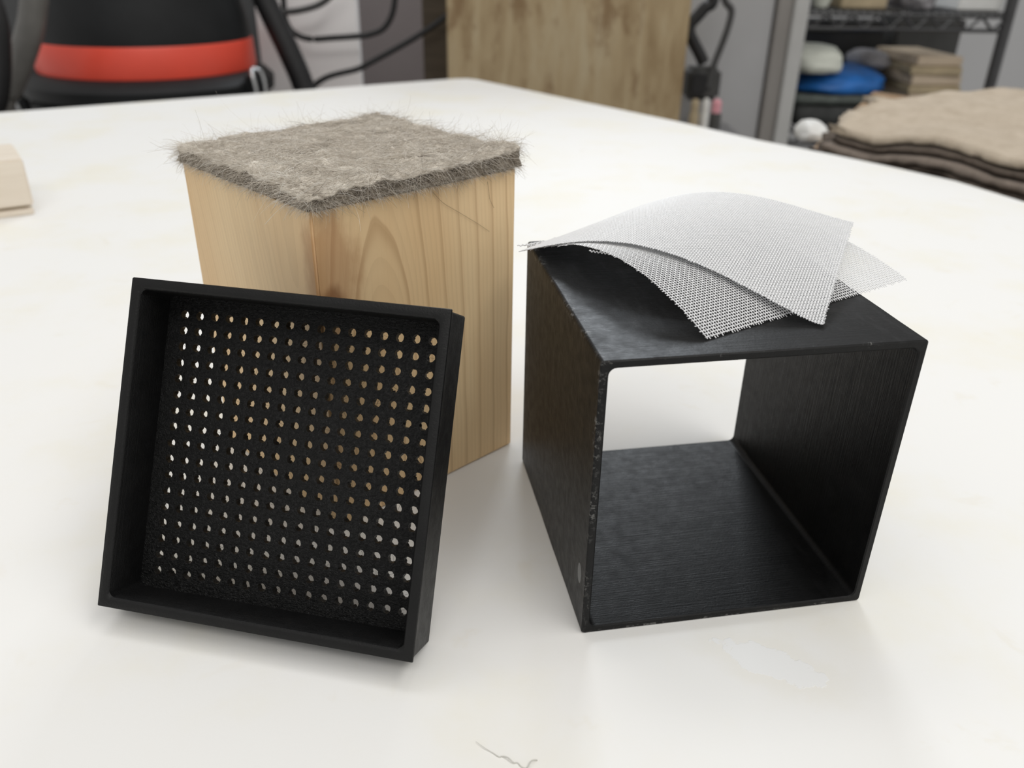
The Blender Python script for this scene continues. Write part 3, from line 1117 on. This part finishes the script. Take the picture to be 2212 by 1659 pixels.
panel('white_board', 560, 774, 1.66, 0.03, 0.45, M['wallw'], 'off-white board standing behind the black cables', 'board')
panel('dark_board', -120, 560, 2.10, 0.03, 0.45, M['vacgrey'], 'charcoal board standing behind the vacuum cleaner', 'board')
panel('mauve_board', 770, 935, 2.02, 0.03, 0.45, M['darkpanel'], 'dull mauve-grey board in the gap beside the off-white board', 'board')
panel('timber_post', 914, 975, 1.60, 0.06, 0.45, M['brownpost'], 'dark brown timber post against the plywood board', 'timber')
panel('plywood_board', 966, 1484, 1.46, 0.02, 0.42, M['ply'], 'weathered brown plywood board standing on edge behind the table corner', 'board')

# grey cabinet with a framed edge
ca, cb = at(1470, 100, 1.72), at(1665, 100, 1.72)
cab = empty('metal_cabinet', (ca.x, 1.72, FLOOR))
tag(cab, 'grey metal cabinet beside the plywood board, cables hanging in front', 'cabinet')
cw = cb.x - ca.x
MB().box((0, 0.012, 0.0), (cw, 0.42, 1.35)).build('body', M['cabinet'], cab, bevel=0.002)
MB().box((0.004, 0.0, 0.05), (cw - 0.004, 0.012, 1.33)).build('door', M['cabinet'], cab, bevel=0.002)
fw = at(1704, 100, 1.70).x - cb.x
MB().box((cw, -0.01, 0.0), (cw + fw, 0.05, 1.35)).build('edge_post', M['frame_dark'], cab, bevel=0.002)
MB().box((cw + fw, -0.02, 0.0), (cw + fw + 0.028, 0.40, 1.35)).build('side_panel', M['frame_light'], cab, bevel=0.002)

cable('power_cable', [(1545, -60), (1540, 2), (1525, 15), (1508, 34), (1492, 52), (1490, 72), (1500, 95), (1512, 118), (1520, 136)], 1.60, 0.0105, M['rubber'], 'thick black looped cable hanging beside the plywood board', 'cable')
cable('adapter_cable', [(1556, -60), (1566, 0), (1580, 22), (1574, 55), (1560, 95), (1546, 130), (1534, 165), (1528, 190)], 1.62, 0.0062, M['cord'], 'thin grey cord running down to the black adapter', 'cable')
a_, b_ = at(1480, 218, 1.62), at(1562, 148, 1.62)
ad = empty('power_adapter', (a_.x, 1.62, a_.z - 0.04))
tag(ad, 'black power adapter block under the looped cable', 'adapter')
MB().box((0, 0, 0.04), (b_.x - a_.x, 0.05, 0.04 + b_.z - a_.z)).build('case', M['dgrey'], ad, bevel=0.008, seg=3)
MB().box((0.006, -0.008, 0.052), ((b_.x - a_.x) * 0.55, 0.0, 0.03 + b_.z - a_.z)).build('plug', M['rubber'], ad, bevel=0.003)
# support: little steel trestle carrying adapter and bottles
q0 = at(1470, 300, 1.60)
q1 = at(1575, 300, 1.60)
zs = at(1520, 288, 1.60).z
st_ = empty('stool', ((q0.x + q1.x) / 2, 1.66, FLOOR))
tag(st_, 'small steel stool behind the table holding a white bottle and a pink one', 'stool')
hw_ = (q1.x - q0.x) / 2 + 0.02
MB().box((-hw_, -0.09, zs - FLOOR - 0.02), (hw_, 0.05, zs - FLOOR)).build('seat', M['steel'], st_, bevel=0.004)
for sx in (-1, 1):
    for yy in (-0.07, 0.03):
        MB().tube([(sx * (hw_ - 0.015), yy, 0), (sx * (hw_ - 0.015), yy, zs - FLOOR - 0.02)], 0.009, 10).build('leg', M['steel'], st_, smooth=True)
adz = ad.location.z
for (u, vt, r, mk, nm, lab, cat) in ((1527, 212, 0.0075, 'white', 'glue_bottle', 'slim white bottle standing below the black adapter', 'bottle'),
                                     (1550, 214, 0.0105, 'pink', 'pink_bottle', 'small bottle with a pink top below the black adapter', 'bottle'),
                                     (1503, 214, 0.009, 'tan', 'tan_tube', 'dull tan tube standing below the black adapter', 'tube')):
    tp = at(u, vt, 1.60)
    e = empty(nm, (tp.x, 1.60, zs))
    tag(e, lab, cat)
    h_ = tp.z - zs
    MB().lathe([(r, 0), (r, h_ * 0.55), (r * 0.8, h_ * 0.62)], 20).build('bottle_body', M['dgrey' if mk == 'pink' else mk], e, smooth=True)
    MB().lathe([(r * 0.82, h_ * 0.60), (r * 0.82, h_ * 0.92), (r * 0.4, h_)], 20).build('cap', M[mk], e, smooth=True)
# adapter is carried by a hook rail on the cabinet
MB().box(((b_.x - a_.x) * 0.3, 0.05, 0.06), ((b_.x - a_.x) * 0.6, 0.1, 0.09)).build('bracket', M['steel'], ad)

# ------------------------------------------------------------------ wire shelf at the right
sY = 1.80
sL, sR = cab.location.x + cw + fw + 0.028 + 0.016, at(2172, 60, sY).x
zU = at(1900, 32, sY).z
zL = at(1900, 286, sY).z
sh = empty('wire_shelf_unit', ((sL + sR) / 2, sY, FLOOR))
tag(sh, 'dark wire shelving unit full of bags and offcuts beside the grey cabinet', 'shelving')
sw = (sR - sL) / 2
dep = 0.42
for x in (-sw, sw):
    for y in (0.0, dep):
        MB().tube([(x, y, 0), (x, y, 1.5)], 0.011, 12).build('post', M['wire'], sh, smooth=True)
MB().tube([(at(1932, 60, sY + dep).x - sh.location.x, dep, 0), (at(1932, 60, sY + dep).x - sh.location.x, dep, 1.5)], 0.011, 12).build('post', M['wire'], sh, smooth=True)
wire_me = None
for zz in (zU - FLOOR, zL - FLOOR):
    for y in (0.0, dep):
        for dz in (0.0, -0.026):
            MB().tube([(-sw, y, zz + dz), (sw, y, zz + dz)], 0.004, 8).build('shelf_rail', M['wire'], sh, smooth=True)
    nb_ = 16
    for i in range(nb_ + 1):           # zig-zag bracing of the front rail
        x = -sw + 2 * sw * i / nb_
        if i < nb_:
            x2 = -sw + 2 * sw * (i + 1) / nb_
            MB().tube([(x, 0, zz - (0.026 if i % 2 else 0)), (x2, 0, zz - (0 if i % 2 else 0.026))], 0.003, 6).build('brace_wire', M['wire'], sh)
    for i in range(26):
        x = -sw + 2 * sw * (i + 0.5) / 26
        if wire_me is None:
            w_ = MB().tube([(0, 0, 0), (0, dep, 0)], 0.0025, 6).build('deck_wire', M['wire'], sh)
            wire_me = w_.data
        else:
            w_ = bpy.data.objects.new('deck_wire', wire_me)
            COL.objects.link(w_)
            w_.parent = sh
        w_.location = (x, 0, zz + 0.006)


def blob(name, u0, u1, v0, v1, Y, depth, mat, label, cat, seed=0, flat=0.55, rough=0.16, zbase=None, lean=0.0):
    a, b = at(u0, v1, Y), at(u1, v0, Y)
    z0 = a.z if zbase is None else zbase
    w, h = b.x - a.x, b.z - z0
    bm = bmesh.new()
    bmesh.ops.create_icosphere(bm, subdivisions=4, radius=1.0)
    for vtx in bm.verts:
        p = vtx.co.copy()
        k = 1 + rough * noise.fractal(p * 1.7 + Vector((seed * 3.1, 0, 0)), 0.9, 2.0, 4)
        p = p * k
        sx = math.copysign(abs(p.x) ** 0.75, p.x)
        sy = math.copysign(abs(p.y) ** 0.75, p.y)
        z = p.z
        z = max(z, -flat)
        vtx.co = Vector((sx * w / 2, sy * depth / 2, (z + flat) / (1 + flat) * h * (1 - lean * (1 - sx) * 0.5)))
    me = bpy.data.meshes.new(name)
    bm.to_mesh(me)
    bm.free()
    me.polygons.foreach_set('use_smooth', [True] * len(me.polygons))
    me.materials.append(mat)
    o = bpy.data.objects.new(name, me)
    COL.objects.link(o)
    o.location = ((a.x + b.x) / 2, Y + depth / 2, z0)
    tag(o, label, cat)
    return o


def sheet(name, u0, u1, v, Y, depth, thick, mat, label, cat, seed, tilt=0.0, wav=0.006, z0=None):
    a, b = at(u0, v, Y), at(u1, v, Y)
    zb_ = a.z if z0 is None else z0
    nx, ny = 30, 10
    w = b.x - a.x
    vs, fs = [], []
    for lay in (1, 0):
        for i in range(nx + 1):
            for j in range(ny + 1):
                x, y = w * i / nx, depth * j / ny
                e = 0.01 * noise.noise(Vector((x * 25, y * 25, seed + 9)))
                z = wav * (noise.noise(Vector((x * 14, y * 9, seed))) + 0.6) + tilt * x / w + (thick if lay else 0)
                vs.append((x + e * (i in (0, nx)), y + e * (j in (0, ny)), max(z, 0.0005 * lay)))
    n1 = (nx + 1) * (ny + 1)
    idx = lambda l, i, j: l * n1 + i * (ny + 1) + j
    for i in range(nx):
        for j in range(ny):
            fs.append((idx(0, i, j), idx(0, i + 1, j), idx(0, i + 1, j + 1), idx(0, i, j + 1)))
            fs.append((idx(1, i, j), idx(1, i, j + 1), idx(1, i + 1, j + 1), idx(1, i + 1, j)))
    per = [(i, 0) for i in range(nx)] + [(nx, j) for j in range(ny)] + [(nx - i, ny) for i in range(nx)] + [(0, ny - j) for j in range(ny)]
    for k in range(len(per)):
        p, q = per[k], per[(k + 1) % len(per)]
        fs.append((idx(0, *p), idx(1, *p), idx(1, *q), idx(0, *q)))
    o = MB().add(vs, fs).build(name, mat, smooth='all')
    o.location = (a.x, Y, zb_)
    tag(o, label, cat)
    return o


zdeck = zL + 0.0085
SU = 1716                             # first sight line clear of the cabinet side
sheet('folded_blanket', SU, 1938, 262, sY + 0.02, 0.25, 0.034, M['darkcloth'], 'charcoal folded blanket at the bottom of the shelf pile', 'blanket', 3, 0.0, 0.003, zdeck)
sheet('folded_cloth', SU, 1940, 230, sY + 0.03, 0.24, 0.016, M['greencloth'], 'grey-green folded cloth between the blue tarpaulin and the charcoal blanket', 'cloth', 5, 0.0, 0.003, zdeck + 0.0395)
zt_ = zdeck + 0.0395 + 0.0212
blob('blue_tarpaulin', SU, 1950, 150, 222, sY + 0.03, 0.22, M['blue'], 'crumpled blue tarpaulin bundle on the wire shelf', 'tarpaulin', 1, 0.5, 0.10, zt_, lean=0.35)
blob('cream_bag', SU, 1846, 104, 180, sY + 0.01, 0.15, M['cream'], 'pale cream bag slumped on top of the blue tarpaulin', 'bag', 2, 0.6, 0.12, at(1760, 157, sY + 0.04).z)
blob('grey_bag', 1862, 1945, 116, 150, sY + 0.12, 0.15, M['greycloth'], 'soft grey cloth bundle behind the blue tarpaulin', 'cloth bundle', 4, 0.6, 0.12, at(1900, 146, sY + 0.16).z)
zc = zdeck
ords = ['lowest', 'second', 'third', 'fourth', 'fifth', 'sixth', 'topmost']
for i in range(7):
    u0, u1 = 1966 + (7, -3, 4, 0, 3, -4, 6)[i], 2072 + (0, 6, -4, 5, 6, -2, 0)[i]
    hh = (0.021, 0.019, 0.022, 0.018, 0.020, 0.018, 0.019)[i]
    a, b = at(u0, 180, sY + 0.05), at(u1, 180, sY + 0.05)
    o = MB().box((0, 0, 0), (b.x - a.x, 0.20, hh - 0.0008)).build('wood_offcut', M['palewood' if i % 2 == 0 else 'tan'], bevel=0.002)
    o.location = (a.x, sY + 0.05, zc)
    o.rotation_euler.z = (0.02, -0.02, 0.03, -0.03, 0.04, -0.05, 0.06)[i]
    tag(o, '%s wood offcut counting upwards in the small stack on the wire shelf' % ords[i], 'wood offcut', 'offcuts on the wire shelf')
    zc += hh
# bins standing at the back of the lower shelf
for u0, u1, v0, mat, nm, lab in ((1722, 1926, 44, 'black', 'storage_bin', 'black storage bin at the back of the shelf behind the cream bag'),
                                 (1940, 2092, 40, 'dgrey', 'storage_bin', 'dark grey storage bin at the back of the shelf behind the wood offcuts')):
    Y = sY + 0.30
    a, b = at(u0, v0, Y), at(u1, v0, Y)
    e = empty(nm, (a.x, Y, zdeck))
    tag(e, lab, 'bin')
    hh = a.z - zdeck
    MB().box((0.004, 0.004, 0), (b.x - a.x - 0.004, 0.098, hh - 0.02)).build('bin_body', M[mat], e, bevel=0.006)
    MB().box((0, 0, hh - 0.02), (b.x - a.x, 0.10, hh)).build('lid', M[mat], e, bevel=0.004)
# things on the upper shelf, cut by the picture's top
zup = zU + 0.0085
for i, (u0, u1, dp, hh, mat, nm, lab, cat) in enumerate(((1752, 1812, 0.10, 0.06, 'cream', 'cream_bowl', 'cream bowl on the upper wire shelf', 'bowl'),
        (1816, 1915, 0.18, 0.10, 'tan', 'cardboard_box', 'tan cardboard box on the upper wire shelf', 'box'),
        (1960, 2045, 0.14, 0.07, 'greycloth', 'plastic_bag', 'grey crumpled bag on the upper wire shelf', 'bag'),
        (2070, 2165, 0.16, 0.09, 'white', 'white_box', 'white box at the end of the upper wire shelf', 'box'))):
    a, b = at(u0, 15, sY + 0.04), at(u1, 15, sY + 0.04)
    w = b.x - a.x
    if cat == 'bowl':
        o = MB().lathe([(w * 0.25, 0), (w * 0.42, hh * 0.4), (w * 0.5, hh), (w * 0.46, hh), (w * 0.38, hh * 0.45), (w * 0.2, 0.008)], 32).build(nm, M[mat], smooth=True)
        o.location = (a.x + w / 2, sY + 0.04 + w / 2, zup)
        tag(o, lab, cat)
    elif cat == 'bag':
        o = blob(nm, u0, u1, -30, 20, sY + 0.04, dp, M[mat], lab, cat, 8, 0.6, 0.2, zup)
    else:
        e = empty(nm, (a.x, sY + 0.04, zup))
        tag(e, lab, cat)
        MB().box((0, 0, 0), (w, dp, hh)).build('carton', M[mat], e, bevel=0.002)
        MB().box((0, 0, hh), (w * 0.49, dp, hh + 0.003)).build('flap', M[mat], e)
        MB().box((w * 0.51, 0, hh), (w, dp, hh + 0.003)).build('flap', M[mat], e)

# ------------------------------------------------------------------ bench with the pile of felt sheets
ZB = -0.030
nout = Vector((-dr.y, dr.x, 0)).normalized()
if nout.y < 0: nout = -nout
front = [onz(u, v, 0) for u, v in ((1690, 312), (1799, 334), (1905, 356), (2064, 391), (2212, 436))]
front = [Vector((p.x, p.y, 0)) + nout * 0.006 for p in front]
front.append(front[-1] + dr * 0.5)
e1 = onz(1812, 268, ZB)
e1 = Vector((e1.x, e1.y, 0))
da = (e1 - front[0]).normalized()
far = front[0] + da * 0.60
bp = front + [front[-1] + nout * 0.55, far + dr * 0.50, far]
be = empty('side_bench', (sum(bp, Vector()) / len(bp)) + Vector((0, 0, FLOOR)))
tag(be, 'orange-brown wooden bench next to the white table, under the felt sheets', 'bench')
place(slab_poly(bp, ZB - 0.03, ZB).build('bench_top', M['orangewood']), be)
for q in (insetp(bp, 0.85)[0], insetp(bp, 0.85)[5], insetp(bp, 0.85)[6], insetp(bp, 0.85)[-1]):
    place(MB().box((q.x - 0.02, q.y - 0.02, FLOOR), (q.x + 0.02, q.y + 0.02, ZB - 0.03)).build('leg', M['steel'], bevel=0.003), be)


def felt_sheet(i, A, B, C, D, z0, thick, mat, label, wav):
    nx, ny = 56, 24
    vs, fs = [], []
    for lay in (1, 0):
        for a in range(nx + 1):
            for b in range(ny + 1):
                s, t = a / nx, b / ny
                p = (A * (1 - s) + B * s) * (1 - t) + (D * (1 - s) + C * s) * t
                ej = 0.011 * noise.noise(Vector((s * 13 + t * 9, i * 4.7, 2.0))) + 0.006 * noise.noise(Vector((s * 40 + t * 30, i * 2.7, 5.0)))
                if b == 0: p = p + nout * abs(ej) * 0.8
                if a == 0: p = p + dr * ej * 1.5
                wz = wav * (noise.noise(Vector((p.x * 16, p.y * 16, i * 1.7 * 0 + 2))) + 0.3 * noise.noise(Vector((p.x * 45, p.y * 45, 3.0))))
                vs.append((p.x, p.y, z0 + p.z + wz + (thick if lay else 0)))
    n1 = (nx + 1) * (ny + 1)
    idx = lambda l, p, q: l * n1 + p * (ny + 1) + q
    for a in range(nx):
        for b in range(ny):
            fs.append((idx(0, a, b), idx(0, a + 1, b), idx(0, a + 1, b + 1), idx(0, a, b + 1)))
            fs.append((idx(1, a, b), idx(1, a, b + 1), idx(1, a + 1, b + 1), idx(1, a + 1, b)))
    per = [(a, 0) for a in range(nx)] + [(nx, b) for b in range(ny)] + [(nx - a, ny) for a in range(nx)] + [(0, ny - b) for b in range(ny)]
    for k in range(len(per)):
        p, q = per[k], per[(k + 1) % len(per)]
        fs.append((idx(0, *p), idx(1, *p), idx(1, *q), idx(0, *q)))
    o = MB().add(vs, fs).build('felt_sheet', mat, smooth='all')
    tag(o, label, 'felt sheet', 'felt sheets piled on the bench')


fa = front[1] + nout * 0.004 - dr * 0.022
fbp = front[4] + dr * 0.14 + nout * 0.004
fd = onz(1868, 240, 0.022)
fc = onz(2480, 185, 0.026)
fd, fc = Vector((fd.x, fd.y, 0)), Vector((fc.x, fc.y, 0))
lift = Vector((0, 0, 0.012))
names = ['brown felt sheet at the very bottom of the bench pile', 'taupe felt sheet second from the bottom of the bench pile', 'dark brown felt sheet in the middle of the bench pile',
         'taupe felt sheet just beneath the dark sheet under the top of the bench pile', 'dark brown felt sheet directly under the beige top sheet', 'broad beige felt sheet on top of the bench pile']
mats = ['feltdark', 'feltmid', 'feltdark', 'feltmid', 'feltdark', 'feltsheet']
z = ZB + 0.0085
for i in range(6):
    k = 0.010 * math.sin(i * 2.1) + (0.012 if i == 5 else 0)
    th = (0.0052, 0.0046, 0.0042, 0.0052, 0.0038, 0.0060)[i]
    ofs = dr * k + nout * (0.003 + 0.003 * math.sin(i * 1.7) + 0.0015 * i)
    felt_sheet(i, fa + ofs, fbp + ofs, fc + lift + ofs, fd + lift + ofs, z, th, M[mats[i]], names[i], 0.0065)
    z += th + 0.0026
wpp = onz(1766, 306, ZB)
wr = blob('white_rag', 1730, 1806, 272, 326, wpp.y - 0.005, 0.05, M['white'], 'small white rag beside the felt pile on the bench', 'rag', 11, 0.4, 0.15, ZB)
